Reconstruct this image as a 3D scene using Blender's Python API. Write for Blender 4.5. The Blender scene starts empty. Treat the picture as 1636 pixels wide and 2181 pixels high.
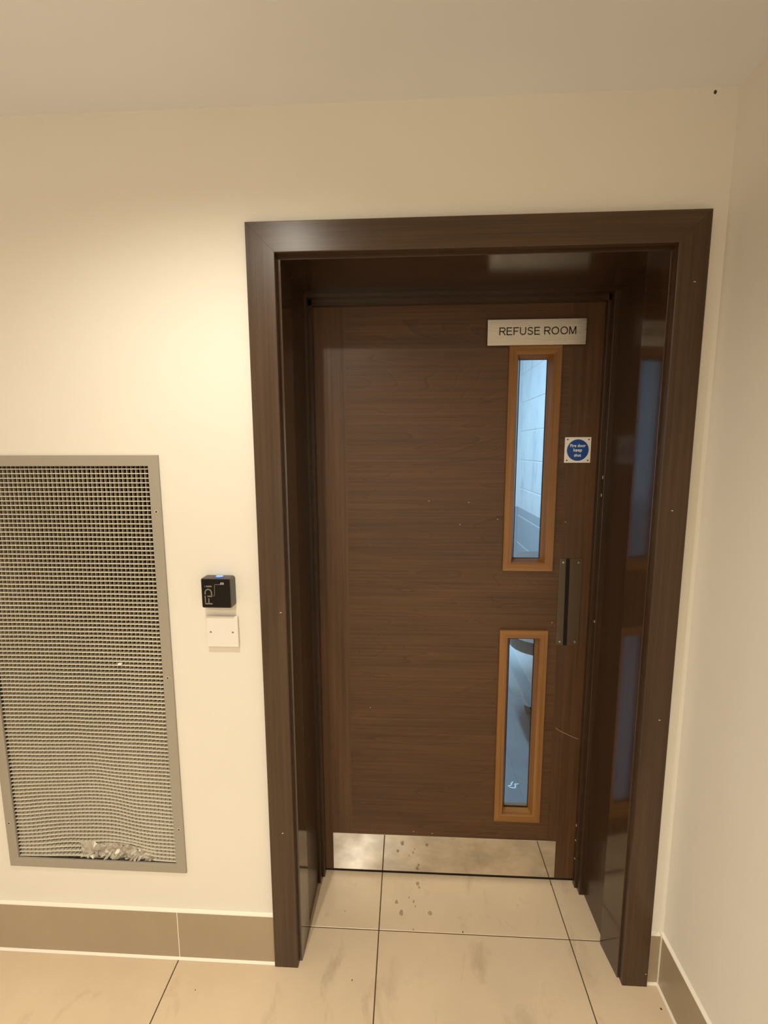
import bpy, math, random
from mathutils import Matrix, Vector

S = bpy.context.scene
COL = S.collection
rnd = random.Random(7)

# ---------------------------------------------------------------- camera, world, lights, exposure
IMG_W, IMG_H = 1636, 2181
F_PX, YAW, PITCH, ROLL = 990.9, -0.05157, -0.13601, -0.00342
CAM = Vector((0.39116, -1.19184, 1.53016))
fw = Vector((math.sin(YAW)*math.cos(PITCH), math.cos(YAW)*math.cos(PITCH), math.sin(PITCH)))
rt = Vector((math.cos(YAW), -math.sin(YAW), 0))
up = rt.cross(fw)
rt, up = (rt*math.cos(ROLL)+up*math.sin(ROLL)), (up*math.cos(ROLL)-rt*math.sin(ROLL))
cd = bpy.data.cameras.new('camera'); cam = bpy.data.objects.new('camera', cd); COL.objects.link(cam)
cd.sensor_fit = 'HORIZONTAL'; cd.sensor_width = 36.0; cd.lens = F_PX/IMG_W*36.0
cd.clip_start = 0.02; cd.clip_end = 60
m = Matrix((rt, up, -fw)).transposed().to_4x4(); m.translation = CAM
cam.matrix_world = m
S.camera = cam

w = bpy.data.worlds.new('world'); S.world = w; w.use_nodes = True
w.node_tree.nodes['Background'].inputs[0].default_value = (0.9, 0.75, 0.6, 1)
w.node_tree.nodes['Background'].inputs[1].default_value = 0.0

WARM = (1.0, 0.935, 0.79)
COOL = (0.46, 0.75, 1.0)
def spot(name, loc, energy, angle, blend, radius, col):
    l = bpy.data.lights.new(name, 'SPOT'); o = bpy.data.objects.new(name, l); COL.objects.link(o)
    l.energy = energy; l.spot_size = math.radians(angle); l.spot_blend = blend
    l.shadow_soft_size = radius; l.color = col; o.location = loc
    return o
def area(name, loc, energy, sx, sy, col):
    l = bpy.data.lights.new(name, 'AREA'); o = bpy.data.objects.new(name, l); COL.objects.link(o)
    l.shape = 'RECTANGLE'; l.size = sx; l.size_y = sy; l.energy = energy; l.color = col; o.location = loc
    return o
# recessed ceiling lamp of the corridor, just up and left of the photographer
spot('corridor_spot', (-0.03, -0.66, 2.315), 45, 155, 0.9, 0.014, WARM)
spot('corridor_spot', (-0.03, -2.20, 2.315), 242, 143, 1.0, 0.014, WARM)  # unseen fill spot added behind for the right wall and floor
# unseen fill light added at the left end, where no source is known
end_fill = area('corridor_end_fill', (-2.95, -1.45, 1.25), 9, 1.9, 1.3, (1.0, 0.93, 0.84))
end_fill.rotation_euler = (0, math.radians(-90), 0)
# cold tube light of the refuse room
area('tube_light', (0.15, 1.5, 2.55), 52, 0.15, 1.4, COOL)

S.view_settings.view_transform = 'Standard'
S.view_settings.look = 'None'
S.view_settings.exposure = 0.0
S.view_settings.gamma = 1.0
S.view_settings.use_curve_mapping = False

# ---------------------------------------------------------------- materials
def srgb(r, g, b):
    f = lambda c: c/12.92 if c <= 0.04045 else ((c+0.055)/1.055)**2.4
    return (f(r/255), f(g/255), f(b/255), 1)

class NT:
    def __init__(s, name):
        s.m = bpy.data.materials.new(name); s.m.use_nodes = True
        s.t = s.m.node_tree; s.n = s.t.nodes; s.b = s.n['Principled BSDF']
        s.co = s.n.new('ShaderNodeTexCoord')
    def link(s, a, b): s.t.links.new(a, b)
    def map(s, scale, rot=(0, 0, 0)):
        n = s.n.new('ShaderNodeMapping'); n.inputs['Scale'].default_value = scale
        n.inputs['Rotation'].default_value = rot; s.link(s.co.outputs['Object'], n.inputs[0]); return n.outputs[0]
    def noise(s, vec, scale, detail=4, rough=0.55, dist=0):
        n = s.n.new('ShaderNodeTexNoise'); n.inputs['Scale'].default_value = scale; n.inputs['Detail'].default_value = detail
        n.inputs['Roughness'].default_value = rough; n.inputs['Distortion'].default_value = dist
        s.link(vec, n.inputs['Vector']); return n.outputs[0]
    def ramp(s, fac, stops):
        n = s.n.new('ShaderNodeValToRGB'); e = n.color_ramp.elements
        e[0].position, e[0].color = stops[0]; e[1].position, e[1].color = stops[-1]
        for p, c in stops[1:-1]:
            k = e.new(p); k.color = c
        s.link(fac, n.inputs[0]); return n.outputs[0]
    def mix(s, fac, a, b, mode='MIX'):
        n = s.n.new('ShaderNodeMix'); n.data_type = 'RGBA'; n.blend_type = mode
        for v, i in ((fac, 0), (a, 6), (b, 7)):
            if hasattr(v, 'is_output'): s.link(v, n.inputs[i])
            else: n.inputs[i].default_value = v
        return n.outputs[2]
    def math(s, op, a, b):
        n = s.n.new('ShaderNodeMath'); n.operation = op
        for v, i in ((a, 0), (b, 1)):
            if hasattr(v, 'is_output'): s.link(v, n.inputs[i])
            else: n.inputs[i].default_value = v
        return n.outputs[0]
    def bump(s, h, strength, dist=0.002):
        n = s.n.new('ShaderNodeBump'); n.inputs['Strength'].default_value = strength
        n.inputs['Distance'].default_value = dist; s.link(h, n.inputs['Height']); s.link(n.outputs[0], s.b.inputs['Normal'])
    def out(s, col=None, rough=0.5, metal=0.0, spec=0.5):
        if col is not None:
            if hasattr(col, 'is_output'): s.link(col, s.b.inputs['Base Color'])
            else: s.b.inputs['Base Color'].default_value = col
        if hasattr(rough, 'is_output'): s.link(rough, s.b.inputs['Roughness'])
        else: s.b.inputs['Roughness'].default_value = rough
        s.b.inputs['Metallic'].default_value = metal
        s.b.inputs['Specular IOR Level'].default_value = spec
        return s.m

def mat_paint(name, col, var=0.03, rough=0.6, bump=0.05, spec=0.3):
    t = NT(name); v = t.map((1, 1, 1))
    c2 = tuple(x*(1-var) for x in col[:3])+(1,)
    c = t.ramp(t.noise(v, 2.2, 3), [(0.35, c2), (0.65, col)])
    t.bump(t.noise(v, 180, 2), bump, 0.0006)
    return t.out(c, rough, 0, spec)

def mat_wood(name, axis, dark, mid, light, fine=90, rough=0.35, bump=0.25, flame=0.0, spec=0.5):
    """axis = direction the grain runs: 'x', 'y' or 'z'"""
    t = NT(name)
    long_, across = 1.6, fine
    sc = {'x': (long_, across, across), 'y': (across, long_, across), 'z': (across, across, long_)}[axis]
    v = t.map(sc); g = t.noise(v, 1.0, 6, 0.62, 0.35)
    sc2 = {'x': (1.3, 9, 9), 'y': (9, 1.3, 9), 'z': (9, 9, 1.3)}[axis]
    big = t.noise(t.map(sc2), 1.0, 4, 0.5, 0.9)
    base = t.ramp(g, [(0.28, dark), (0.52, mid), (0.76, light)])
    tone = t.ramp(big, [(0.3, (0.72, 0.70, 0.68, 1)), (0.7, (1.12, 1.12, 1.12, 1))])
    col = t.mix(1.0, base, tone, 'MULTIPLY')
    h = g
    if flame:
        sc3 = {'x': (1.0, 7, 7), 'y': (7, 1.0, 7), 'z': (7, 7, 1.0)}[axis]
        fl = t.noise(t.map(sc3), 0.9, 2, 0.4, 1.2)
        rings = t.math('FRACT', t.math('MULTIPLY', fl, 17.0), 0.0)
        lines = t.ramp(rings, [(0.0, (0.55, 0.5, 0.46, 1)), (0.12, (1, 1, 1, 1)), (0.8, (1, 1, 1, 1)), (1.0, (1.25, 1.22, 1.2, 1))])
        col = t.mix(flame, col, t.mix(1.0, col, lines, 'MULTIPLY'))
    t.bump(h, bump, 0.0008)
    return t.out(col, rough, 0, spec)

M = {}
M['wall'] = mat_paint('cream_wall_paint', (0.80, 0.755, 0.675, 1), 0.02)
M['ceiling'] = mat_paint('ceiling_paint', (0.775, 0.775, 0.80, 1), 0.02)
M['door_wood'] = mat_wood('walnut_veneer_across', 'x', (0.058, 0.0235, 0.0070, 1), (0.087, 0.037, 0.0115, 1), (0.118, 0.054, 0.018, 1), 130, 0.40, 0.45, 0.6)
M['stile_wood'] = mat_wood('walnut_veneer_upright', 'z', (0.058, 0.0245, 0.0080, 1), (0.092, 0.041, 0.0145, 1), (0.126, 0.061, 0.024, 1), 90, 0.42, 0.3, 0.25)
M['frame_wood_z'] = mat_wood('dark_frame_upright', 'z', (0.050, 0.026, 0.0125, 1), (0.070, 0.039, 0.020, 1), (0.090, 0.053, 0.029, 1), 120, 0.33, 0.12, 0.0, 0.4)
M['frame_wood_x'] = mat_wood('dark_frame_across', 'x', (0.050, 0.026, 0.0125, 1), (0.070, 0.039, 0.020, 1), (0.090, 0.053, 0.029, 1), 120, 0.33, 0.12, 0.0, 0.4)
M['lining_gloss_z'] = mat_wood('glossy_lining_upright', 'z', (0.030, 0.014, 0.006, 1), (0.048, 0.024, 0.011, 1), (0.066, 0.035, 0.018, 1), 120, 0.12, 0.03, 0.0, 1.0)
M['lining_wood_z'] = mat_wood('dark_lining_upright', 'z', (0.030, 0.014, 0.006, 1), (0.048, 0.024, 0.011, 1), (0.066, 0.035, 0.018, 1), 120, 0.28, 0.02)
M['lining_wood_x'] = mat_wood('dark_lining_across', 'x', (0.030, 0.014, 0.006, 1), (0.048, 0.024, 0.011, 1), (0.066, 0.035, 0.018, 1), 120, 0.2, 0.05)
OAK = ((0.17, 0.070, 0.016, 1), (0.255, 0.115, 0.029, 1), (0.33, 0.16, 0.050, 1))
M['oak_z'] = mat_wood('oak_bead_upright', 'z', *OAK, 160, 0.3, 0.2)
M['oak_x'] = mat_wood('oak_bead_across', 'x', *OAK, 160, 0.3, 0.2)

def mat_metal(name, col, rough, streak=None, bump=0.0, stains=0.0):
    t = NT(name)
    c = col
    if stains:
        n = t.noise(t.map((9, 9, 14)), 1.0, 5, 0.6)
        c = t.ramp(n, [(0.36, tuple(x*(1-stains) for x in col[:3])+(1,)), (0.6, col)])
    r = rough
    if streak:
        g = t.noise(t.map(streak), 1.0, 3)
        r = t.ramp(g, [(0.3, (rough*0.7,)*3+(1,)), (0.7, (rough*1.3,)*3+(1,))])
        if bump: t.bump(g, bump, 0.0003)
    return t.out(c, r, 1.0)
M['kick'] = mat_metal('polished_kick_plate', (0.74, 0.70, 0.64, 1), 0.045, None, 0, 0.22)
M['sign_metal'] = mat_metal('brushed_sign_metal', (0.70, 0.67, 0.62, 1), 0.26, (3, 3, 1400), 0.02)
M['screw'] = mat_metal('screw_metal', (0.6, 0.57, 0.52, 1), 0.3)
M['bronze'] = NT('brown_push_plate').out((0.075, 0.050, 0.028, 1), 0.24, 0.0, 0.6)
M['grille_frame'] = mat_paint('grey_powder_coat', (0.350, 0.315, 0.255, 1), 0.03, 0.45, 0.02, 0.4)
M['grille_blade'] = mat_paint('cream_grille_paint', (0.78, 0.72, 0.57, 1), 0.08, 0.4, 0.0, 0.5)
M['grille_upright'] = mat_paint('shaded_grimy_paint', (0.42, 0.37, 0.29, 1), 0.2, 0.45, 0.0, 0.4)  # blade paint darkened for grime and for shade inside the cells
M['black_plastic'] = NT('black_plastic').out((0.008, 0.0055, 0.005, 1), 0.18, 0, 0.22)
M['black_satin'] = NT('black_satin').out((0.045, 0.038, 0.030, 1), 0.36, 0, 0.8)
M['black'] = NT('black_rubber').out((0.004, 0.0035, 0.003, 1), 0.6, 0, 0.3)
M['logo_grey'] = NT('printed_grey').out((0.20, 0.18, 0.15, 1), 0.5)
M['icon_grey'] = NT('printed_pale_grey').out((0.42, 0.42, 0.42, 1), 0.5)
M['white_plastic'] = NT('white_plastic').out((0.80, 0.76, 0.70, 1), 0.35)
M['sign_white'] = NT('sign_white').out((0.82, 0.79, 0.74, 1), 0.35)
M['sign_blue'] = NT('sign_blue').out((0.004, 0.062, 0.30, 1), 0.35)
M['sign_text'] = NT('sign_text_white').out((0.80, 0.84, 0.90, 1), 0.4)
M['ink'] = NT('black_ink').out((0.012, 0.011, 0.012, 1), 0.5)
M['chip'] = NT('paint_chip').out((0.55, 0.45, 0.32, 1), 0.6)
M['scratch'] = NT('scratch').out((0.30, 0.19, 0.13, 1), 0.6)
M['dirt'] = NT('dirt').out((0.05, 0.035, 0.022, 1), 0.8)
M['smudge'] = NT('floor_smudge').out((0.42, 0.315, 0.195, 1), 0.6)
M['grout'] = NT('dark_grout').out((0.10, 0.065, 0.038, 1), 0.9, 0, 0.1)
M['sealant'] = NT('cream_sealant').out((0.86, 0.80, 0.68, 1), 0.5)
M['screw_dark'] = NT('dark_screw').out((0.06, 0.05, 0.04, 1), 0.4, 0.6)
t = NT('blue_led'); t.b.inputs['Emission Color'].default_value = (0.05, 0.22, 1, 1); t.b.inputs['Emission Strength'].default_value = 1.0
M['led'] = t.out((0.02, 0.1, 0.6, 1), 0.3)
t = NT('led_core'); t.b.inputs['Emission Color'].default_value = (0.55, 0.7, 1, 1); t.b.inputs['Emission Strength'].default_value = 1.5
M['led_core'] = t.out((0.6, 0.7, 1, 1), 0.3)
t = NT('clear_glass'); t.b.inputs['Transmission Weight'].default_value = 1.0; t.b.inputs['IOR'].default_value = 1.45
M['glass'] = t.out((0.97, 0.985, 0.98, 1), 0.0)

def mat_tile(name, col, dirt=0.0, rough=0.3):
    t = NT(name); v = t.map((1, 1, 1))
    c2 = tuple(x*0.90 for x in col[:3])+(1,)
    base = t.ramp(t.noise(v, 3.5, 5, 0.6), [(0.3, c2), (0.7, col)])
    if dirt:
        st = t.noise(t.map((9, 5, 9)), 1.0, 5, 0.62, 0.6)
        f = t.ramp(st, [(0.58, (0, 0, 0, 1)), (0.75, (dirt, dirt, dirt, 1))])
        base = t.mix(f, base, (0.30, 0.215, 0.12, 1))
    r = t.ramp(t.noise(v, 6, 3), [(0.3, (rough*0.8,)*3+(1,)), (0.7, (rough*1.25,)*3+(1,))])
    t.bump(t.noise(v, 260, 2), 0.03, 0.0004)
    return t.out(base, r, 0, 0.5)
M['floor_tile'] = mat_tile('beige_floor_tile', (0.75, 0.59, 0.405, 1), 0.42, 0.32)
M['skirting_tile'] = mat_tile('beige_skirting_tile', (0.395, 0.31, 0.21, 1), 0.0, 0.35)

# refuse room: painted blockwork with a grey-blue dado, plain concrete floor
t = NT('painted_blockwork'); v = t.map((1, 1, 1))
sep = t.n.new('ShaderNodeSeparateXYZ'); t.link(t.co.outputs['Object'], sep.inputs[0])
white = t.ramp(t.noise(t.map((3, 3, 1.2)), 2.0, 6, 0.65, 0.5), [(0.30, (0.50, 0.56, 0.60, 1)), (0.46, (0.72, 0.74, 0.75, 1)), (0.7, (0.78, 0.79, 0.79, 1))])
isup = t.math('GREATER_THAN', sep.outputs[2], 1.05)
t.bump(t.noise(v, 60, 4), 0.35, 0.002)
M['block'] = t.out(t.mix(isup, (0.36, 0.42, 0.46, 1), white), 0.5)
M['mortar'] = NT('painted_mortar').out((0.68, 0.70, 0.71, 1), 0.7)
t = NT('grey_concrete_floor')
M['concrete'] = t.out(t.ramp(t.noise(t.map((1, 1, 1)), 5, 5, 0.6), [(0.3, (0.17, 0.185, 0.20, 1)), (0.7, (0.215, 0.235, 0.25, 1))]), 0.5)
M['bin_body'] = NT('pale_bin_plastic').out((0.66, 0.69, 0.70, 1), 0.35)
M['bin_band'] = NT('dark_bin_band').out((0.085, 0.085, 0.085, 1), 0.45)
M['paper'] = NT('white_scrap').out((0.85, 0.85, 0.85, 1), 0.7)
t = NT('foil_insulation'); n = t.noise(t.map((1, 1, 1)), 34, 5, 0.65, 1.4)
t.bump(n, 1.0, 0.03)
M['duct'] = t.out(t.ramp(n, [(0.35, (0.022, 0.018, 0.014, 1)), (0.62, (0.10, 0.085, 0.07, 1)), (0.78, (0.30, 0.27, 0.22, 1))]), 0.4, 0.3)
t = NT('torn_aluminium'); n = t.noise(t.map((1, 1, 1)), 60, 4)
t.bump(n, 0.6, 0.004)
M['torn'] = t.out((0.46, 0.42, 0.35, 1), 0.4, 0.35)

# ---------------------------------------------------------------- mesh helpers
def mesh(name, V, F, mat, parent=None, smooth=False):
    me = bpy.data.meshes.new(name); me.from_pydata([tuple(v) for v in V], [], F); me.update()
    me.materials.append(M[mat])
    if smooth:
        for p in me.polygons: p.use_smooth = True
    o = bpy.data.objects.new(name, me); COL.objects.link(o)
    if parent:
        o.parent = parent
        o.location = -parent.location
    return o

class MB:
    def __init__(s): s.V = []; s.F = []
    def add(s, V, F):
        k = len(s.V); s.V += [tuple(v) for v in V]; s.F += [tuple(i+k for i in f) for f in F]; return s
    def box(s, a, b, c=0.0):
        """box a..b with edges chamfered by c"""
        (x0, y0, z0), (x1, y1, z1) = a, b
        if c <= 0:
            V = [(x, y, z) for x in (x0, x1) for y in (y0, y1) for z in (z0, z1)]
            return s.add(V, [(0, 1, 3, 2), (4, 6, 7, 5), (0, 4, 5, 1), (2, 3, 7, 6), (0, 2, 6, 4), (1, 5, 7, 3)])
        V = []
        for x, ix in ((x0, 1), (x1, -1)):
            for y, iy in ((y0, 1), (y1, -1)):
                for z, iz in ((z0, 1), (z1, -1)):
                    V += [(x, y+iy*c, z+iz*c), (x+ix*c, y, z+iz*c), (x+ix*c, y+iy*c, z)]
        I = lambda i, j, k, a: ((i*2+j)*2+k)*3+a
        F = []
        F += [(I(0,0,0,0), I(0,0,1,0), I(0,1,1,0), I(0,1,0,0)), (I(1,0,0,0), I(1,1,0,0), I(1,1,1,0), I(1,0,1,0))]
        F += [(I(0,0,0,1), I(1,0,0,1), I(1,0,1,1), I(0,0,1,1)), (I(0,1,0,1), I(0,1,1,1), I(1,1,1,1), I(1,1,0,1))]
        F += [(I(0,0,0,2), I(0,1,0,2), I(1,1,0,2), I(1,0,0,2)), (I(0,0,1,2), I(1,0,1,2), I(1,1,1,2), I(0,1,1,2))]
        for j in (0, 1):
            for k in (0, 1): F.append((I(0,j,k,1), I(0,j,k,2), I(1,j,k,2), I(1,j,k,1)))
        for i in (0, 1):
            for k in (0, 1): F.append((I(i,0,k,0), I(i,0,k,2), I(i,1,k,2), I(i,1,k,0)))
        for i in (0, 1):
            for j in (0, 1): F.append((I(i,j,0,0), I(i,j,0,1), I(i,j,1,1), I(i,j,1,0)))
        for i in (0, 1):
            for j in (0, 1):
                for k in (0, 1): F.append((I(i,j,k,0), I(i,j,k,1), I(i,j,k,2)))
        return s.add(V, F)
    def loft(s, rings, close_ends=True):
        n = len(rings[0]); V = [v for r in rings for v in r]; F = []
        for i in range(len(rings)-1):
            for j in range(n): F.append((i*n+j, i*n+(j+1) % n, (i+1)*n+(j+1) % n, (i+1)*n+j))
        if close_ends: F += [tuple(range(n))[::-1], tuple(range((len(rings)-1)*n, len(rings)*n))]
        return s.add(V, F)
    def disc(s, c, r, h, n=20, dome=0.0):
        """disc on a plane facing -y, from y=c.y to c.y-h"""
        ring = lambda rr, y: [(c[0]+rr*math.cos(2*math.pi*i/n), y, c[2]+rr*math.sin(2*math.pi*i/n)) for i in range(n)]
        return s.loft([ring(r, c[1]), ring(r, c[1]-h*0.6), ring(r*0.85, c[1]-h)])
    def build(s, name, mat, parent=None, smooth=False):
        o = mesh(name, s.V, s.F, mat, parent, smooth)
        import bmesh
        bm = bmesh.new(); bm.from_mesh(o.data); bmesh.ops.recalc_face_normals(bm, faces=bm.faces); bm.to_mesh(o.data); bm.free()
        return o

def box(name, a, b, mat, parent=None, c=0.0): return MB().box(a, b, c).build(name, mat, parent)

def tag(o, label=None, cat=None, kind=None, group=None):
    if label: o['label'] = label
    if cat: o['category'] = cat
    if kind: o['kind'] = kind
    if group: o['group'] = group
    return o
def empty(name, loc, label=None, cat=None, kind=None):
    o = bpy.data.objects.new(name, None); COL.objects.link(o); o.location = loc
    o.empty_display_size = 0.05
    return tag(o, label, cat, kind)

def holed_wall(name, x0, x1, z0, z1, y0, y1, holes, mat):
    """upright slab in the x-z plane with rectangular holes (hx0, hx1, hz0, hz1)"""
    xs = sorted({x0, x1, *[h[0] for h in holes], *[h[1] for h in holes]})
    zs = sorted({z0, z1, *[h[2] for h in holes], *[h[3] for h in holes]})
    inh = lambda x, z: any(h[0] < x < h[1] and h[2] < z < h[3] for h in holes) or not (x0 < x < x1 and z0 < z < z1)
    mb = MB()
    for i in range(len(xs)-1):
        for j in range(len(zs)-1):
            a, b, c, d = xs[i], xs[i+1], zs[j], zs[j+1]; mx, mz = (a+b)/2, (c+d)/2
            if inh(mx, mz): continue
            mb.add([(a,y0,c),(b,y0,c),(b,y0,d),(a,y0,d)], [(0,1,2,3)])
            mb.add([(a,y1,c),(b,y1,c),(b,y1,d),(a,y1,d)], [(3,2,1,0)])
            e = 1e-5
            if inh(a-e, mz): mb.add([(a,y0,c),(a,y1,c),(a,y1,d),(a,y0,d)], [(3,2,1,0)])
            if inh(b+e, mz): mb.add([(b,y0,c),(b,y1,c),(b,y1,d),(b,y0,d)], [(0,1,2,3)])
            if inh(mx, c-e): mb.add([(a,y0,c),(b,y0,c),(b,y1,c),(a,y1,c)], [(3,2,1,0)])
            if inh(mx, d+e): mb.add([(a,y0,d),(b,y0,d),(b,y1,d),(a,y1,d)], [(0,1,2,3)])
    o = mesh(name, mb.V, mb.F, mat)
    import bmesh
    bm = bmesh.new(); bm.from_mesh(o.data); bmesh.ops.remove_doubles(bm, verts=bm.verts, dist=1e-6)
    bmesh.ops.recalc_face_normals(bm, faces=bm.faces); bm.to_mesh(o.data); bm.free()
    return o

def bar(side, x0, x1, z0, z1, prof, foot=None):
    """one mitred bar of a frame round the opening x0..x1, z0..z1; prof = closed list of (outward offset, y).
    foot: cut the lower end of an upright square at that height"""
    A, B = [], []
    for o, y in prof:
        if side in 'LR':
            x = x0-o if side == 'L' else x1+o
            A.append((x, y, foot if foot is not None else z0-o)); B.append((x, y, z1+o))
        else:
            z = z1+o if side == 'T' else z0-o
            A.append((x0-o, y, z)); B.append((x1+o, y, z))
    return MB().loft([A, B])

def text(name, body, size, cx, y, cz, mat, parent=None, bold=0.0, width=None, ext=0.0003):
    cu = bpy.data.curves.new(name, 'FONT'); cu.body = body; cu.size = size; cu.align_x = 'CENTER'; cu.align_y = 'CENTER'
    cu.extrude = ext; cu.offset = bold; cu.resolution_u = 4
    tmp = bpy.data.objects.new('tmp', cu); COL.objects.link(tmp)
    bpy.context.view_layer.update()
    dg = bpy.context.evaluated_depsgraph_get()
    me = bpy.data.meshes.new_from_object(tmp.evaluated_get(dg))
    bpy.data.objects.remove(tmp)
    xs = [v.co.x for v in me.vertices]; ys = [v.co.y for v in me.vertices]
    mx, my = (min(xs)+max(xs))/2, (min(ys)+max(ys))/2
    k = width/(max(xs)-min(xs)) if width else 1.0
    for v in me.vertices: v.co = ((v.co.x-mx)*k+cx, y-v.co.z, (v.co.y-my)*k+cz)
    me.materials.clear(); me.materials.append(M[mat])
    o = bpy.data.objects.new(name, me); COL.objects.link(o)
    if parent: o.parent = parent; o.location = -parent.location
    return o

def stroke(pts, w, y, h=0.0004):
    """polyline ribbon of width w in the x-z plane, raised h towards -y"""
    mb = MB()
    L, R = [], []
    for i, p in enumerate(pts):
        a = Vector(pts[max(i-1, 0)]); b = Vector(pts[min(i+1, len(pts)-1)])
        d = (b-a).normalized(); n = Vector((-d.y, d.x))*w/2; q = Vector(p)
        L.append(q+n); R.append(q-n)
    rings = [[(l.x, y, l.y), (r.x, y, r.y), (r.x, y-h, r.y), (l.x, y-h, l.y)] for l, r in zip(L, R)]
    return mb.loft(rings)

# ---------------------------------------------------------------- dimensions
ZC = 2.326                       # corridor ceiling
XR = 1.124                       # right wall face
AX1, AZ1, AW, AT = 1.0801, 2.0653, 0.070, 0.020      # architrave outer right, top, width, thickness
LX0, LX1, LZ = 0.0786, 1.0035, 1.986                 # lining faces
DY = 0.3005                      # door face
WT = 0.365                       # wall thickness
JX, JY = -0.2966, 0.1019         # floor joints
GX0, GX1, GZ0, GZ1 = -0.7745, -0.2865, 0.314, 1.4872 # grille opening
ROOM_X0, ROOM_Y0 = -3.0, -2.9

# ---------------------------------------------------------------- the setting: corridor shell
wb = holed_wall('wall_back', ROOM_X0, XR+0.1, 0, ZC, 0, WT, [(0.052, 1.032, -1, 2.015), (GX0, GX1, GZ0, GZ1)], 'wall')
mb = MB(); ring = [(1.0731+0.0035*math.cos(k), 0, 2.3150+0.0045*math.sin(k)) for k in range(6)]
mb.loft([ring, [(x, -0.0005, z) for x, y, z in ring]]).build('scuff_mark', 'dirt', wb)
tag(wb, 'cream painted wall that holds the dark door and the vent grille', 'wall', 'structure')
tag(box('wall_right', (XR, ROOM_Y0, 0), (XR+0.1, 0, ZC), 'wall'), 'cream painted side wall close to the right of the door', 'wall', 'structure')
tag(box('wall_left', (ROOM_X0-0.1, ROOM_Y0, 0), (ROOM_X0, WT, ZC), 'wall'), 'cream painted wall at the far left end of the corridor', 'wall', 'structure')
tag(box('wall_front', (ROOM_X0, ROOM_Y0-0.1, 0), (XR+0.1, ROOM_Y0, ZC), 'wall'), 'cream painted wall behind the photographer', 'wall', 'structure')
tag(box('ceiling', (ROOM_X0-0.1, ROOM_Y0-0.1, ZC), (XR+0.1, WT, ZC+0.08), 'ceiling'), 'plain cream ceiling of the corridor', 'ceiling', 'structure')

fl = empty('floor', (0, -1, -0.01), 'floor of large beige square tiles with thin dark joints', 'floor', 'structure')
box('grout_bed', (ROOM_X0, ROOM_Y0, -0.03), (XR, WT, -0.0022), 'grout', fl)
G = 0.0016
kx = [JX+0.6*i for i in range(-5, 4)]; ky = [JY+0.6*i for i in range(-7, 2)]
for i in range(len(kx)-1):
    for j in range(len(ky)-1):
        a, b = max(kx[i]+G, ROOM_X0), min(kx[i+1]-G, XR); c, d = max(ky[j]+G, ROOM_Y0), min(ky[j+1]-G, WT)
        if b-a < 0.02 or d-c < 0.02: continue
        if d > 0.12 and (b < 0.05 or a > 1.03): continue
        box('floor_tile', (a, c, -0.012), (b, d, 0.0), 'floor_tile', fl, 0.0009)
def specks(lst, mat):
    mb = MB()
    for (x, y, r) in lst:
        n = 8; a0 = rnd.random()*6
        ring = [(x+r*(0.6+0.6*rnd.random())*math.cos(a0+6.283*k/n)*0.7, y+r*(0.6+0.6*rnd.random())*math.sin(a0+6.283*k/n), 0.0) for k in range(n)]
        mb.loft([ring, [(p[0]*0.6+x*0.4, p[1]*0.6+y*0.4, 0.0006) for p in ring]])
    tag(mb.build('dirt_speck', mat, fl), kind='stuff')
specks([(0.2344,-0.0443,.0030), (1.0915,-0.0723,.004), (0.5715,0.1084,.0034), (0.9004,0.2873,.0024), (0.1866,0.1584,.0020), (-0.21,-0.09,.002)], 'dirt')
specks([(0.4156,0.202,.006), (0.4217,0.1858,.005), (0.413,0.1081,.004), (0.40,0.215,.004), (0.43,0.27,.009), (0.436,0.255,.006), (0.357,0.197,.009), (0.375,0.16,.011), (0.47,0.165,.010)], 'smudge')
# skirting tiles with cream sealant along the top and the floor
SZ, ST = 0.157, 0.0105
def skirt_x(root, x0, x1, joints):
    xs = [x0]+joints+[x1]
    for a, b in zip(xs[:-1], xs[1:]):
        box('skirting_tile', (a+0.0012, -ST, 0.004), (b-0.0012, -0.0005, SZ), 'skirting_tile', root, 0.0006)
    prof = [(-0.0004, SZ), (-ST*0.92, SZ), (-ST*0.85, SZ+0.0016), (-ST*0.4, SZ+0.003), (-0.0004, SZ+0.005)]
    MB().loft([[(x0, y, z) for y, z in prof], [(x1, y, z) for y, z in prof]]).build('sealant_bead', 'sealant', root)
    prof = [(-ST+0.001, 0.0002), (-ST-0.0055, 0.0002), (-ST-0.004, 0.0016), (-ST-0.0015, 0.0042), (-ST+0.001, 0.0056)]
    MB().loft([[(x0, y, z) for y, z in prof], [(x1, y, z) for y, z in prof]]).build('sealant_bead', 'sealant', root)
    for j in joints: box('grout_joint', (j-0.0013, -ST+0.0006, 0.004), (j+0.0013, -0.001, SZ-0.0003), 'sealant', root)
sk = empty('baseboard_back', (-0.5, 0, 0), 'beige tile skirting on the wall left of the door', 'skirting', 'structure')
skirt_x(sk, ROOM_X0, -0.0005, [JX+0.002-0.6*k for k in (4, 3, 2, 1, 0)])
sk = empty('baseboard_corner', (1.1, 0, 0), 'short piece of beige tile skirting between door frame and corner', 'skirting', 'structure')
skirt_x(sk, AX1+0.0005, XR-ST-0.001, [])
sk = empty('baseboard_right', (XR, -0.5, 0), 'beige tile skirting along the right wall', 'skirting', 'structure')
ys = [-0.0005, -0.56, -1.16, -1.76, -2.36, ROOM_Y0]
for a, b in zip(ys[:-1], ys[1:]):
    box('skirting_tile', (XR-ST, b+0.0012, 0.004), (XR-0.0005, a-0.0012, SZ), 'skirting_tile', sk, 0.0006)
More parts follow.
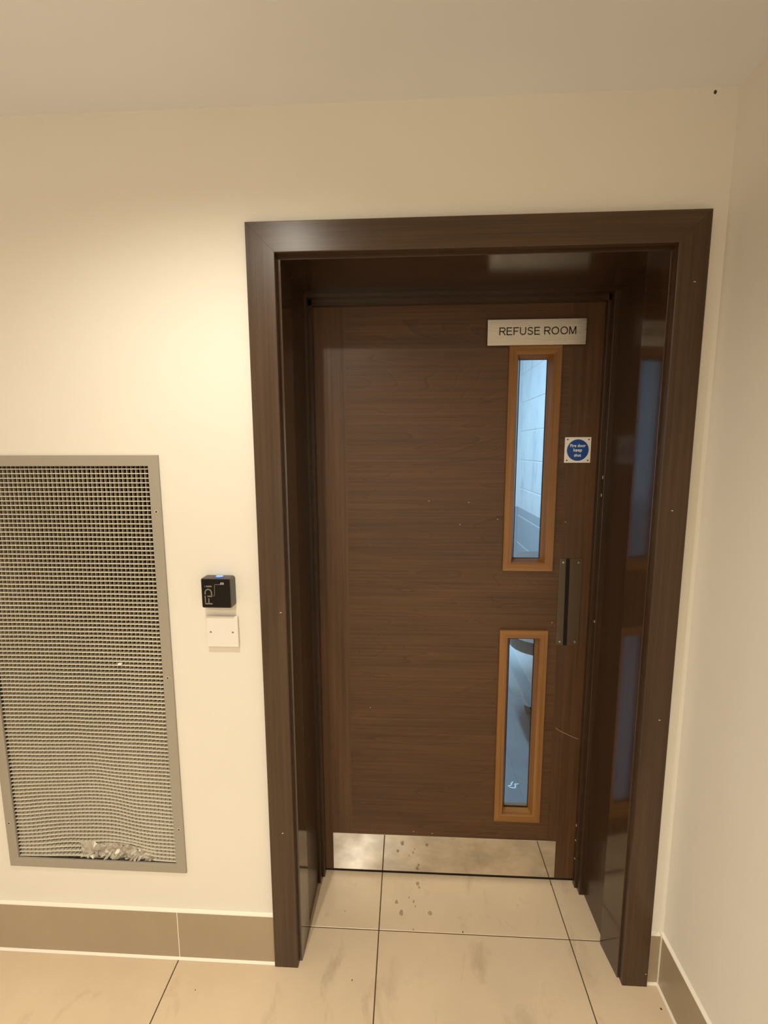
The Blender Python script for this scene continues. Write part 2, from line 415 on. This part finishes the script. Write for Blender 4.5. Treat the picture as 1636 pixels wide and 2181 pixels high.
for prof in ([(-0.0004, SZ), (-ST*0.92, SZ), (-ST*0.85, SZ+0.0016), (-ST*0.4, SZ+0.003), (-0.0004, SZ+0.005)],
             [(-ST+0.001, 0.0002), (-ST-0.0055, 0.0002), (-ST-0.004, 0.0016), (-ST-0.0015, 0.0042), (-ST+0.001, 0.0056)]):
    MB().loft([[(XR+x, y, z) for x, z in prof] for y in (-0.0005, ROOM_Y0)]).build('sealant_bead', 'sealant', sk)
box('sealant_bead', (XR-ST-0.002, -ST-0.003, 0.004), (XR-ST+0.001, -ST+0.001, SZ), 'sealant', sk)

# ---------------------------------------------------------------- door frame
tr = empty('trim_1', (0.54, 0, 0), 'dark brown timber door frame with wide mitred architrave and deep lining', 'door frame', 'structure')
AXI0, AXI1, AZI = AW, AX1-AW, AZ1-AW
c = 0.0015
prof = [(0, -0.0003), (0, -AT+c), (c, -AT), (AW-c, -AT), (AW, -AT+c), (AW, -0.0003)]
pm = [(o-0.0002, y) for o, y in prof]
bar('L', AXI0, AXI1, 0, AZI, prof, 0.0005).build('architrave', 'frame_wood_z', tr)
bar('R', AXI0, AXI1, 0, AZI, prof, 0.0005).build('architrave', 'frame_wood_z', tr)
bar('T', AXI0, AXI1, 0, AZI+0.0004, prof).build('architrave', 'frame_wood_x', tr)
def prism_z(pts, z0, z1): return MB().loft([[(x, y, z0) for x, y in pts], [(x, y, z1) for x, y in pts]])
LY1, LYM = 0.2525, 0.094
# each side is an outer board (slightly askew) and an inner board behind it
prism_z([(0.053, 0), (LX0-0.0006, 0), (LX0, 0.0006), (LX0+0.0015, LYM), (0.053, LYM)], 0.0005, LZ).build('lining_board', 'lining_gloss_z', tr)
prism_z([(0.053, LYM+0.0004), (LX0-0.002, LYM+0.0004), (LX0, LY1), (0.053, LY1)], 0.0005, LZ).build('lining_board', 'lining_wood_z', tr)
prism_z([(1.031, 0), (LX1+0.0010, 0), (LX1+0.0004, 0.0006), (LX1-0.0100, LYM-0.0006), (LX1-0.0094, LYM), (1.031, LYM)], 0.0005, LZ).build('lining_board', 'lining_gloss_z', tr)
prism_z([(1.031, LYM+0.0004), (LX1+0.0030, LYM+0.0004), (LX1-0.0005, LY1), (1.031, LY1)], 0.0005, LZ).build('lining_board', 'lining_wood_z', tr)
MB().box((0.053, 0, LZ), (1.031, LY1, 2.014), 0.0006).build('lining_board', 'lining_wood_x', tr)
# frame proper with its stepped stop
z_b, z_s = 1.976, 1.960
prism_z([(0.053, LY1+0.0005), (0.0865, LY1+0.0005), (0.0875, LY1+0.0015), (0.0875, 0.278), (0.097, 0.278), (0.098, 0.279), (0.098, 0.2985), (0.0735, 0.2985), (0.0735, WT), (0.053, WT)], 0.0005, z_b).build('door_stop', 'lining_wood_z', tr)
prism_z([(1.031, LY1+0.0005), (0.9875, LY1+0.0005), (0.9865, LY1+0.0015), (0.9865, 0.278), (0.980, 0.278), (0.979, 0.279), (0.979, 0.2985), (1.005, 0.2985), (1.005, WT), (1.031, WT)], 0.0005, z_b).build('door_stop', 'lining_wood_z', tr)
MB().loft([[(x, y, z) for y, z in [(LY1+0.0005, 2.014), (LY1+0.0005, z_b), (0.278, z_b), (0.278, z_s), (0.2985, z_s), (0.2985, z_b+0.008), (WT, z_b+0.008), (WT, 2.014)]] for x in (0.053, 1.031)]).build('door_stop', 'lining_wood_x', tr)
mb = MB()
def chip(mb, axis, p, r, e=1.0, tilt=0.0):
    """tiny flake on a plane facing -y (axis 'y') or -x (axis 'x')"""
    n = 6; pts = []
    for k in range(n):
        a = 6.283*k/n; q = r*(0.7+0.5*rnd.random()); u, v = q*math.cos(a), q*e*math.sin(a)
        u, v = u*math.cos(tilt)-v*math.sin(tilt), u*math.sin(tilt)+v*math.cos(tilt)
        pts.append((u, v))
    if axis == 'y': mb.loft([[(p[0]+u, p[1], p[2]+v) for u, v in pts], [(p[0]+u*.8, p[1]-0.0005, p[2]+v*.8) for u, v in pts]])
    else: mb.loft([[(p[0], p[1]+u, p[2]+v) for u, v in pts], [(p[0]-0.0005, p[1]+u*.8, p[2]+v*.8) for u, v in pts]])
for x, z in [(1.0512,1.909), (1.0425,1.3751), (1.0536,0.8202), (0.0552,1.0987), (0.0384,0.4449), (1.0741,0.0422)]:
    chip(mb, 'y', (x, -AT, z), 0.0032, 0.45, rnd.uniform(-0.5, 0.8))
for x, y, z in [(0.9865,0.268,1.3845), (0.9865,0.265,1.44), (0.979,0.292,0.2314), (0.979,0.29,0.1763), (0.979,0.29,0.105), (0.9865,0.262,0.98)]:
    chip(mb, 'x', (x, y, z), 0.0038, 1.5, 0.3)
tag(mb.build('paint_chip', 'chip', tr), kind='stuff')

# ---------------------------------------------------------------- door
dr = empty('door_1', (0.53, DY, 0), 'dark walnut refuse room door with two narrow oak framed windows', 'door', 'structure')
DX0, DX1, DZ0, DZ1, DT = 0.0765, 1.002, 0.014, 1.979, 0.045
W1 = (0.7245, 0.8315, 1.1615, 1.8115)     # opening inside the bead flats: x0, x1, z0, z1
W2 = (0.7225, 0.8275, 0.2615, 0.9085)
E0 = 0.008
hol = [(w[0]-E0, w[1]+E0, w[2]-E0, w[3]+E0) for w in (W1, W2)]
def leaf(name, x0, x1, holes, mat):
    o = holed_wall(name, x0, x1, DZ0, DZ1, DY, DY+DT, holes, mat); o.parent = dr; o.location = -dr.location; return o
leaf('door_stile', DX0, 0.196, [], 'stile_wood')
leaf('door_panel', 0.1961, 0.8849, hol, 'door_wood')
leaf('door_stile', 0.885, DX1, [], 'stile_wood')
box('gap_shade', (DX0+0.02, DY+0.006, 0.0006), (DX1-0.02, DY+0.038, DZ0), 'black', dr)  # added black strip standing in for the shade under the door
for (x0, x1, z0, z1) in (W1, W2):
    # oak glazing bead: flat face, then a bevel running in to the glass
    pr = [(0.0265, DY), (0.0265, DY-0.0075), (0.0250, DY-0.009), (0.0005, DY-0.009), (-0.0005, DY-0.0082), (-0.011, DY+0.0165), (E0-0.0004, DY+0.0165), (E0-0.0004, DY)]
    bk = [(0.0265, DY+DT), (0.0265, DY+DT+0.009), (0.0, DY+DT+0.009), (-0.011, DY+DT-0.0165), (E0-0.0004, DY+DT-0.0165), (E0-0.0004, DY+DT)]
    for p in (pr, bk):
        for s in 'LRBT':
            bar(s, x0, x1, z0, z1, p).build('glazing_bead', 'oak_z' if s in 'LR' else 'oak_x', dr)
    g = box('glass_pane', (x0-0.006, DY+0.0185, z0-0.006), (x1+0.006, DY+0.0255, z1+0.006), 'glass', dr)
    g['label'] = 'clear glass pane'
    gk = MB()
    for s in 'LRBT':
        q = bar(s, x0, x1, z0, z1, [(-0.0125, DY+0.0166), (-0.0125, DY+0.0184), (0.006, DY+0.0184), (0.006, DY+0.0166)]); gk.add(q.V, q.F)
    gk.build('glazing_gasket', 'black', dr)
box('kick_plate', (0.1265, DY-0.0016, 0.0165), (0.9152, DY, 0.1605), 'kick', dr, 0.0005)['label'] = 'polished steel kick plate mirroring the floor tiles'
pp = box('push_plate', (0.8797, DY-0.0022, 0.8838), (0.9533, DY, 1.1775), 'bronze', dr, 0.0007); pp['label'] = 'narrow brown push plate with a modelled dark reflection line'
def sub(o, parent): o.parent = parent; o.location = Vector((0, 0, 0)); return o
o = MB().add([(0.9005, DY-0.0022, 1.1768), (0.9125, DY-0.0022, 1.1768), (0.9160, DY-0.0022, 0.8845), (0.9040, DY-0.0022, 0.8845),
              (0.9005, DY-0.0032, 1.1768), (0.9125, DY-0.0032, 1.1768), (0.9160, DY-0.0032, 0.8845), (0.9040, DY-0.0032, 0.8845)],
             [(0,1,2,3), (7,6,5,4), (0,4,5,1), (1,5,6,2), (2,6,7,3), (3,7,4,0)]).build('reflected_line', 'black'); sub(o, pp)  # dark line reflected in the plate, modelled as a thin black strip
for x, z in [(0.8915, 1.164), (0.9405, 1.164), (0.8925, 0.8965), (0.9415, 0.8965)]:
    sub(MB().disc((x, DY-0.0022, z), 0.0034, 0.0016, 14).build('screw', 'screw'), pp)
mb = MB()
for x, z in [(0.4593,1.362), (0.5852,1.3578), (0.679,1.3035), (0.5597,1.2861), (0.2649,0.6457), (0.4158,0.1766), (0.8937,1.2953), (0.8661,0.9609), (0.482, 0.171)]:
    chip(mb, 'y', (x, DY, z), 0.0026, 0.5, rnd.uniform(-0.9, 0.9))
tag(mb.build('paint_chip', 'chip', dr), kind='stuff')
sc = [(0.895, 0.5879), (0.906, 0.580), (0.920, 0.5725), (0.938, 0.564), (0.955, 0.556), (0.972, 0.550)]
stroke(sc, 0.0022, DY, 0.0002).build('scratch', 'scratch', dr)['label'] = 'pale curved scratch'

# ---------------------------------------------------------------- signs on the door
sg = empty('door_sign', (0.776, DY, 1.875), 'brushed metal sign reading REFUSE ROOM at the top of the door', 'sign')
o = box('sign_plate', (0.630, DY-0.0115, 1.8375), (0.9228, DY-0.0092, 1.9125), 'sign_metal', sg, 0.0004)
box('sign_backing', (0.634, DY-0.0093, 1.8425), (0.9188, DY, 1.9085), 'black', sg)
# plain grotesque capitals, cap height 1, stroke t
def glyph(ch, t=0.125):
    h = t/2
    def ar(cx, cy, rx, ry, a0, a1, n=14): return [(cx+rx*math.cos(math.radians(a0+(a1-a0)*i/n)), cy+ry*math.sin(math.radians(a0+(a1-a0)*i/n))) for i in range(n+1)]
    if ch == 'E': return [[(h, 0), (h, 1)], [(0, 1-h), (0.66, 1-h)], [(0, 0.53), (0.62, 0.53)], [(0, h), (0.68, h)]], 0.74
    if ch == 'F': return [[(h, 0), (h, 1)], [(0, 1-h), (0.64, 1-h)], [(0, 0.50), (0.56, 0.50)]], 0.68
    if ch == 'R': return [[(h, 0), (h, 1)], [(0, 1-h), (0.46, 1-h)]+ar(0.46, 0.715, 0.225, 0.2225, 90, -90)+[(0, 0.4925)], [(0.36, 0.4925), (0.50, 0.36), (0.72, 0.0)]], 0.78
    if ch == 'U': return [[(h, 1), (h, 0.40)]+ar(0.38, 0.385, 0.38-h, 0.385-h, 180, 360)+[(0.76-h, 0.40), (0.76-h, 1)]], 0.80
    if ch == 'O': return [ar(0.46, 0.5, 0.46-h, 0.5-h, 90, 450, 36)], 0.96
    if ch == 'S': return [ar(0.36, 0.745, 0.27, 0.195, 15, 180, 12)+[(0.12, 0.66), (0.22, 0.575), (0.37, 0.525), (0.52, 0.475), (0.61, 0.40), (0.645, 0.29)]+ar(0.36, 0.27, 0.285, 0.21, 0, -168, 12)], 0.75
    if ch == 'M': return [[(h, 0), (h, 1)], [(h+0.03, 1), (0.425, 0.04)], [(0.425, 0.04), (0.85-h-0.03, 1)], [(0.85-h, 0), (0.85-h, 1)]], 0.90
    return [], 0.26
tx = 'REFUSE ROOM'; CH = 0.0225; GAP = 0.09
tw = sum(glyph(ch)[1]+GAP for ch in tx)-GAP; kx_ = 0.229/(tw*CH)
lt = MB(); cx_ = 0.0
for ch in tx:
    st, wd = glyph(ch)
    for pts in st:
        q = stroke([(0.7798-0.1145+(cx_+px)*CH*kx_, 1.8672+pz*CH) for px, pz in pts], 0.0031, DY-0.0115, 0.0003); lt.add(q.V, q.F)
    cx_ += wd+GAP
lt.build('lettering', 'ink', sg)
fs = empty('fire_door_sign', (0.919, DY, 1.522), 'small square white sign with blue disc reading Fire door keep shut', 'sign')
box('sign_plate', (0.8790, DY-0.0022, 1.4835), (0.9590, DY, 1.5625), 'sign_white', fs, 0.0006)
MB().disc((0.9190, DY-0.0022, 1.5225), 0.0332, 0.0004, 48).build('blue_disc', 'sign_blue', fs)
for tx, z, wd in (('Fire door', 1.5365, 0.0475), ('keep', 1.5215, 0.0262), ('shut', 1.5070, 0.0215)):
    text('lettering', tx, 0.0135, 0.919, DY-0.0028, z, 'sign_text', fs, 0.0003, wd, 0.0001)
for x in (0.8868, 0.9512):
    for z in (1.4908, 1.5552): MB().disc((x, DY-0.0022, z), 0.0023, 0.0008, 12).build('screw', 'screw_dark', fs)

# ---------------------------------------------------------------- card reader and blank plate
cr = empty('card_reader', (-0.113, 0, 1.15), 'black square fob reader with FDi logo and blue light, left of the door', 'card reader')
def rr(x0, x1, z0, z1, r, y, n=5):
    P = []
    for cx, cz, a in ((x1-r, z1-r, 0), (x0+r, z1-r, 90), (x0+r, z0+r, 180), (x1-r, z0+r, 270)):
        for i in range(n+1):
            t_ = math.radians(a+90*i/n); P.append((cx+r*math.cos(t_), y, cz+r*math.sin(t_)))
    return P
RX0, RX1, RZ0, RZ1 = -0.1527, -0.0727, 1.1125, 1.1930
FYR = -0.030
MB().loft([rr(RX0-0.0008, RX1+0.0016, RZ0-0.0012, RZ1+0.001, 0.008, -0.0003), rr(RX0-0.0006, RX1+0.0012, RZ0-0.001, RZ1+0.0008, 0.007, -0.010),
           rr(RX0, RX1, RZ0, RZ1, 0.004, FYR+0.003), rr(RX0+0.0005, RX1-0.0005, RZ0+0.0005, RZ1-0.0005, 0.004, FYR+0.001), rr(RX0+0.002, RX1-0.002, RZ0+0.002, RZ1-0.002, 0.003, FYR+0.0004)]).build('reader_case', 'black_satin', cr)
MB().loft([rr(RX0+0.0022, RX1-0.0022, RZ0+0.0022, RZ1-0.0022, 0.003, FYR+0.0006), rr(RX0+0.0022, RX1-0.0022, RZ0+0.0022, RZ1-0.0022, 0.003, FYR-0.0003)]).build('front_face', 'black_plastic', cr)
# logo, read from the bottom up: coordinates as fractions of the face (u right, v up)
def fc(u, v): return (RX0+u*(RX1-RX0), RZ0+v*(RZ1-RZ0))
def arc(cu, cv, ru, rv, a0, a1, n=10): return [fc(cu+ru*math.cos(math.radians(a0+(a1-a0)*i/n)), cv+rv*math.sin(math.radians(a0+(a1-a0)*i/n))) for i in range(n+1)]
yl = FYR-0.0003
lg = MB()
for pts, wd in (([fc(0.115, 0.148), fc(0.36, 0.148)], 0.0034), ([fc(0.128, 0.148), fc(0.128, 0.425)], 0.0026), ([fc(0.245, 0.16), fc(0.245, 0.335)], 0.0026),
                ([fc(0.205, 0.400), fc(0.365, 0.400)], 0.0032), ([fc(0.133, 0.465)]+arc(0.240, 0.52, 0.107, 0.115, 180, 0, 12)+[fc(0.347, 0.400)], 0.0030),
                ([fc(0.175, 0.735), fc(0.365, 0.735)], 0.0036), ([fc(0.125, 0.735), fc(0.148, 0.735)], 0.0026)):
    q = stroke(pts, wd, yl); lg.add(q.V, q.F)
lg.build('logo', 'logo_grey', cr)
q = stroke([fc(0.385, 0.42)]+arc(0.40, 0.46, 0.050, 0.045, -80, 0, 5)+[fc(0.462, 0.78)]+arc(0.478, 0.785, 0.014, 0.014, 180, 90, 3)+[fc(0.66, 0.80)], 0.0011, yl)
q.build('guide_line', 'logo_grey', cr)
MB().loft([rr(*[f for f in (fc(0.655, 0)[0], fc(0.775, 0)[0])], fc(0, 0.795)[1], fc(0, 0.868)[1], 0.002, yl), rr(fc(0.655, 0)[0], fc(0.775, 0)[0], fc(0, 0.795)[1], fc(0, 0.868)[1], 0.002, yl-0.0004)]).build('fob_icon', 'icon_grey', cr)
stroke(arc(0.715, 0.826, 0.026, 0.022, -160, 200, 12), 0.0009, yl-0.0004).build('icon_ring', 'ink', cr)
# blue light set in the top edge
lx = -0.1085
lens = [(lx+0.0105*math.cos(math.radians(a)), -0.0115+0.0105*math.sin(math.radians(a))) for a in range(180, 361, 15)]
MB().loft([[(x, y, RZ1-0.001) for x, y in lens], [(x, y, RZ1+0.0022) for x, y in lens]]).build('status_light', 'led', cr)
box('light_core', (lx-0.0075, -0.0145, RZ1+0.0020), (lx+0.0095, -0.0115, RZ1+0.0028), 'led_core', cr)

bp = empty('blank_plate', (-0.109, 0, 1.04), 'white square blanking plate with two screws below the reader', 'wall plate')
MB().loft([rr(-0.1505, -0.0675, 0.9985, 1.080, 0.001, -0.0002), rr(-0.1505, -0.0675, 0.9985, 1.080, 0.001, -0.0065)]).build('back_box', 'white_plastic', bp)
MB().loft([rr(-0.1530, -0.0665, 0.9955, 1.0825, 0.002, -0.0065), rr(-0.1530, -0.0665, 0.9955, 1.0825, 0.002, -0.0095), rr(-0.1518, -0.0677, 0.9967, 1.0813, 0.002, -0.0105)]).build('cover', 'white_plastic', bp)
for x in (-0.1415, -0.0808):
    MB().disc((x, -0.0105, 1.038), 0.0030, 0.0006, 16).build('screw', 'screw', bp)
    # slotted recess
for x in (-0.1415, -0.0808):
    box('screw_slot', (x-0.0026, -0.0115, 1.0374), (x+0.0026, -0.0110, 1.0386), 'screw_dark', bp)

# ---------------------------------------------------------------- ventilation grille
vg = empty('vent_grille', (-0.53, 0, 0.3), 'tall cream egg-crate vent grille, dented and torn along its bottom edge', 'vent grille')
FT = 0.006
pf = [(-0.001, -0.0004), (-0.001, -FT+0.0008), (0.0, -FT), (0.0265, -FT), (0.0275, -FT+0.001), (0.0275, -0.0004)]
for s in 'LRBT': bar(s, GX0, GX1, GZ0, GZ1, pf).build('frame_rail', 'grille_frame', vg)
for x, z in [(-0.2726, 1.366), (-0.2735, 0.90), (-0.272, 0.431), (-0.7895, 1.366), (-0.7895, 0.90), (-0.7895, 0.430)]:
    MB().disc((x, -FT, z), 0.0042, 0.0004, 16).build('screw_ring', 'grille_blade', vg)
    MB().disc((x, -FT-0.0004, z), 0.0030, 0.0004, 14).build('screw', 'screw_dark', vg)
# dark lined duct behind the blades
d0, d1 = GX0+0.001, GX1-0.001
mb = MB(); Yb = 0.085
V = [(d0, .0003, GZ0+.0003), (d1, .0003, GZ0+.0003), (d1, .0003, GZ1-.0003), (d0, .0003, GZ1-.0003), (d0, Yb, GZ0+.001), (d1, Yb, GZ0+.001), (d1, Yb, GZ1-.001), (d0, Yb, GZ1-.001)]
mesh('duct_lining', V, [(4,5,6,7)[::-1], (0,1,5,4), (1,2,6,5), (2,3,7,6), (3,0,4,7)], 'duct', vg)

TEAR = (-0.575, -0.365)
def dent(x, z):
    """(dy, dz) of the kicked-in sheet"""
    u = max(0.0, min(1.0, (x-GX0)/(GX1-GX0))); v = (z-GZ0)
    e = math.sin(math.pi*u)**0.8
    a = 0.022*math.exp(-((z-0.43)/0.20)**2)*math.exp(-((x+0.56)/0.20)**2)*e
    a += 0.004*math.exp(-((z-0.85)/0.25)**2)*e
    a += 0.0022*math.sin(x*31+z*9)*math.exp(-((z-0.45)/0.25)**2)*e
    a += 0.0006*math.sin(x*57)*math.sin(z*23)
    k = min(1.0, v/0.05)
    dy = a*(0.35+0.65*k)
    dz = 0.0035*math.exp(-((z-0.42)/0.16)**2)*math.exp(-((x+0.56)/0.15)**2)*e
    # pushed up over the tear
    t = math.exp(-((x+0.47)/0.085)**2)*math.exp(-((z-0.335)/0.022)**2)
    return dy+0.006*t, dz*k+0.011*t
P_, TH, DP = 0.01222, 0.0019, 0.0115
nz = int((GZ1-GZ0)/P_); nx = int((GX1-GX0)/P_)
Y0B = 0.0002
def ribbon(cs): return MB().loft(cs)
for i in range(1, nz+1):
    z = GZ0+i*P_-0.0085
    if z > GZ1-0.002: continue
    spans = [(GX0, GX1)]
    if i <= 2: spans = [(GX0, TEAR[0]+0.012*(2-i)+0.01*rnd.random()), (TEAR[1]-0.03*(i-1)+0.01*rnd.random(), GX1)]
    for a, b in spans:
        mb = MB(); n = max(3, int(22*(b-a)/(GX1-GX0))); rings = []
        for k in range(n+1):
            x = a+(b-a)*k/n; dy, dz = dent(x, z); jz = 0.0003*rnd.uniform(-1, 1) if z < 0.7 else 0
            rings.append([(x, Y0B+dy, z+dz+jz-TH/2), (x, Y0B+dy, z+dz+jz+TH/2), (x, Y0B+dy+DP, z+dz+TH/2), (x, Y0B+dy+DP, z+dz-TH/2)])
        mb.loft(rings)
        mb.build('cross_blade', 'grille_blade', vg)
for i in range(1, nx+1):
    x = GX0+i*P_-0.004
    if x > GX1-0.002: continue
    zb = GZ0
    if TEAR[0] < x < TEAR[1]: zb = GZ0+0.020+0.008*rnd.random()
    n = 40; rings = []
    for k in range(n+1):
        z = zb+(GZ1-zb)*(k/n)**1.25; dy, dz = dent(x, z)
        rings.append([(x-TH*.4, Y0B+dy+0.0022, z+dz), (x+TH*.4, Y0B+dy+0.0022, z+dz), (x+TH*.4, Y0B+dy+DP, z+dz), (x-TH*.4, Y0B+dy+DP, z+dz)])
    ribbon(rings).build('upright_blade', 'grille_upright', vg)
# crumpled remains of the lowest blades, folded back behind the tear
nx_, nz_ = 30, 5; V = []; F = []
for i in range(nx_+1):
    for j in range(nz_+1):
        x = TEAR[0]-0.012+(TEAR[1]-TEAR[0]+0.022)*i/nx_+rnd.uniform(-1, 1)*0.0025
        z = GZ0+0.0004+(0.043+rnd.uniform(-0.005, 0.004))*j/nz_
        V.append((x, 0.006+0.007*j/nz_+rnd.uniform(-1, 1)*0.005, z))
for i in range(nx_):
    for j in range(nz_):
        a = i*(nz_+1)+j; F += [(a, a+nz_+1, a+nz_+2), (a, a+nz_+2, a+1)] if (i+j) % 2 else [(a, a+nz_+1, a+1), (a+nz_+1, a+nz_+2, a+1)]
mesh('crumpled_sheet', V, F, 'torn', vg)
# torn scraps standing in front of it
for k in range(16):
    x = TEAR[0]-0.01+(TEAR[1]-TEAR[0]+0.02)*(k+0.3+0.4*rnd.random())/16
    z0 = GZ0+0.001+0.004*rnd.random(); ln = 0.012+0.012*rnd.random(); wd = 0.006+0.008*rnd.random(); lean = rnd.uniform(-0.3, 0.9); y = 0.004+0.008*rnd.random()
    rings = []
    for j in range(5):
        f = j/4; ww = wd*(1-0.55*f+0.25*math.sin(3*f+k)); tw = rnd.uniform(-0.5, 0.5)
        cx = x+lean*ln*f; cz = z0+ln*f; cy = y+0.006*math.sin(2.5*f+k)
        dx, dy_ = ww/2*math.cos(tw), ww/2*math.sin(tw)
        rings.append([(cx-dx, cy-dy_, cz), (cx+dx, cy+dy_, cz+0.002*rnd.uniform(-1, 1)), (cx+dx, cy+dy_+0.0008, cz), (cx-dx, cy-dy_+0.0008, cz)])
    MB().loft(rings).build('torn_flap', 'torn', vg)
box('paper_scrap', (-0.4165, -0.0015, 0.9325), (-0.4065, 0.004, 0.9372), 'paper', vg)

# ---------------------------------------------------------------- refuse room behind the glass
RXR, RYB, RZC = 1.30, 2.68, 2.62
fl2 = box('floor.001', (-1.6, WT, -0.06), (RXR+0.1, RYB, -0.001), 'concrete')
tag(fl2, 'grey concrete floor seen through the lower door window', 'floor', 'structure')
tag(box('ceiling.001', (-1.6, WT, RZC), (RXR+0.12, RYB+0.1, RZC+0.08), 'ceiling'), 'ceiling of the refuse room behind the door', 'ceiling', 'structure')
tag(box('wall_left.001', (-1.7, WT, 0), (-1.6, RYB+0.1, RZC), 'mortar'), 'left wall of the refuse room behind the door', 'wall', 'structure')
tag(box('wall_back.001', (-1.6, RYB, 0), (RXR+0.12, RYB+0.1, RZC), 'block'), 'rear wall of the refuse room behind the door', 'wall', 'structure')
tag(holed_wall('wall_front.001', -1.6, RXR+0.12, 0, RZC, WT+0.0005, WT+0.02, [(0.052, 1.032, -1, 2.015)], 'mortar'), 'inner face of the door wall inside the refuse room', 'wall', 'structure')
wr = empty('wall_right.001', (RXR, 1.5, 0), 'white painted blockwork wall seen through the upper door window', 'wall', 'structure')
box('mortar_bed', (RXR+0.0025, WT+0.021, 0), (RXR+0.12, RYB, RZC), 'mortar', wr)
cz = [0.083+0.225*k for k in range(-1, 12)]
for r, z in enumerate(cz):
    y = WT+0.021-(0.225 if r % 2 else 0.0)
    while y < RYB-0.02:
        a, b = max(y+0.003, WT+0.022), min(y+0.447, RYB-0.001); za, zb_ = max(z+0.004, 0.001), min(z+0.221, RZC-0.001)
        if b-a > 0.03 and zb_-za > 0.02: box('block', (RXR-0.0015*rnd.random(), a, za), (RXR+0.02, b, zb_), 'block', wr, 0.003)
        y += 0.45

wbn = empty('waste_bin', (1.085, 1.24, 0), 'pale rounded plastic waste bin with dark band, behind the lower door window', 'bin')
def sup(x0, x1, y0, y1, r, z, n=7):
    P = []
    for cx, cy, a in ((x1-r, y1-r, 0), (x0+r, y1-r, 90), (x0+r, y0+r, 180), (x1-r, y0+r, 270)):
        for i in range(n+1):
            t_ = math.radians(a+90*i/n); P.append((cx+r*math.cos(t_), cy+r*math.sin(t_), z))
    return P
BX0, BX1, BY0, BY1 = 0.914, 1.285, 0.975, 1.50
rings = []
for i in range(9):
    a = math.radians(90*i/8); ins = 0.085*(1-math.sin(a)); z = 0.222+0.12*(1-math.cos(a))
    rings.append(sup(BX0+ins, BX1-ins*0.5, BY0+ins, BY1-ins, 0.15-0.09*(1-math.sin(a)), z))
rings += [sup(BX0-0.001*k, BX1+0.001*k, BY0-0.001*k, BY1, 0.15, z) for k, z in ((1, 0.42), (2, 0.528))]
MB().loft(rings).build('bin_body', 'bin_body', wbn, True)
MB().loft([sup(BX0+0.004, BX1-0.002, BY0+0.004, BY1-0.004, 0.148, 0.5285), sup(BX0+0.004, BX1-0.002, BY0+0.004, BY1-0.004, 0.148, 0.593)]).build('dark_band', 'bin_band', wbn, False)
MB().loft([sup(BX0-0.002, BX1+0.002, BY0-0.002, BY1, 0.15, 0.5935), sup(BX0-0.004, BX1+0.003, BY0-0.004, BY1, 0.15, 0.86), sup(BX0-0.016, BX1+0.010, BY0-0.016, BY1, 0.16, 0.865), sup(BX0-0.016, BX1+0.010, BY0-0.016, BY1, 0.16, 0.90)]).build('bin_rim', 'bin_body', wbn, False)
MB().loft([sup(BX0-0.012, BX1+0.008, BY0-0.012, BY1, 0.16, 0.901), sup(BX0+0.02, BX1-0.02, BY0+0.02, BY1-0.03, 0.15, 0.94), sup(BX0+0.09, BX1-0.09, BY0+0.10, BY1-0.10, 0.09, 0.955)]).build('lid', 'bin_band', wbn, True)
for x in (1.10, 1.21):
    for y in (1.22, 1.38):
        n = 20; ring = lambda xx: [(xx, y+0.06*math.cos(6.2832*i/n), 0.06+0.06*math.sin(6.2832*i/n)) for i in range(n)]
        MB().loft([ring(x-0.017), ring(x+0.017)]).build('castor', 'black', wbn)
        box('castor_fork', (x-0.024, y-0.02, 0.06), (x-0.0175, y+0.02, 0.23), 'screw', wbn)
mb = []
for k, (x, y, a) in enumerate([(0.862,0.775,0.4), (0.874,0.792,0.9), (0.868,0.762,-0.3), (0.885,0.770,1.2), (0.893,0.786,0.2)]):
    ca, sa = math.cos(a), math.sin(a); L_, W_ = 0.011, 0.0035
    q = [(x+ca*u*L_-sa*v*W_, y+sa*u*L_+ca*v*W_) for u, v in ((-1,-1), (1,-0.7), (1.1,0.8), (-0.8,1))]
    o = MB().loft([[(p[0], p[1], -0.001) for p in q], [(p[0], p[1], 0.001) for p in q]]).build('paper_scrap', 'paper')
    tag(o, 'tiny white scrap on the grey floor behind the lower door window', 'scrap', None, 'white scraps on the refuse room floor')
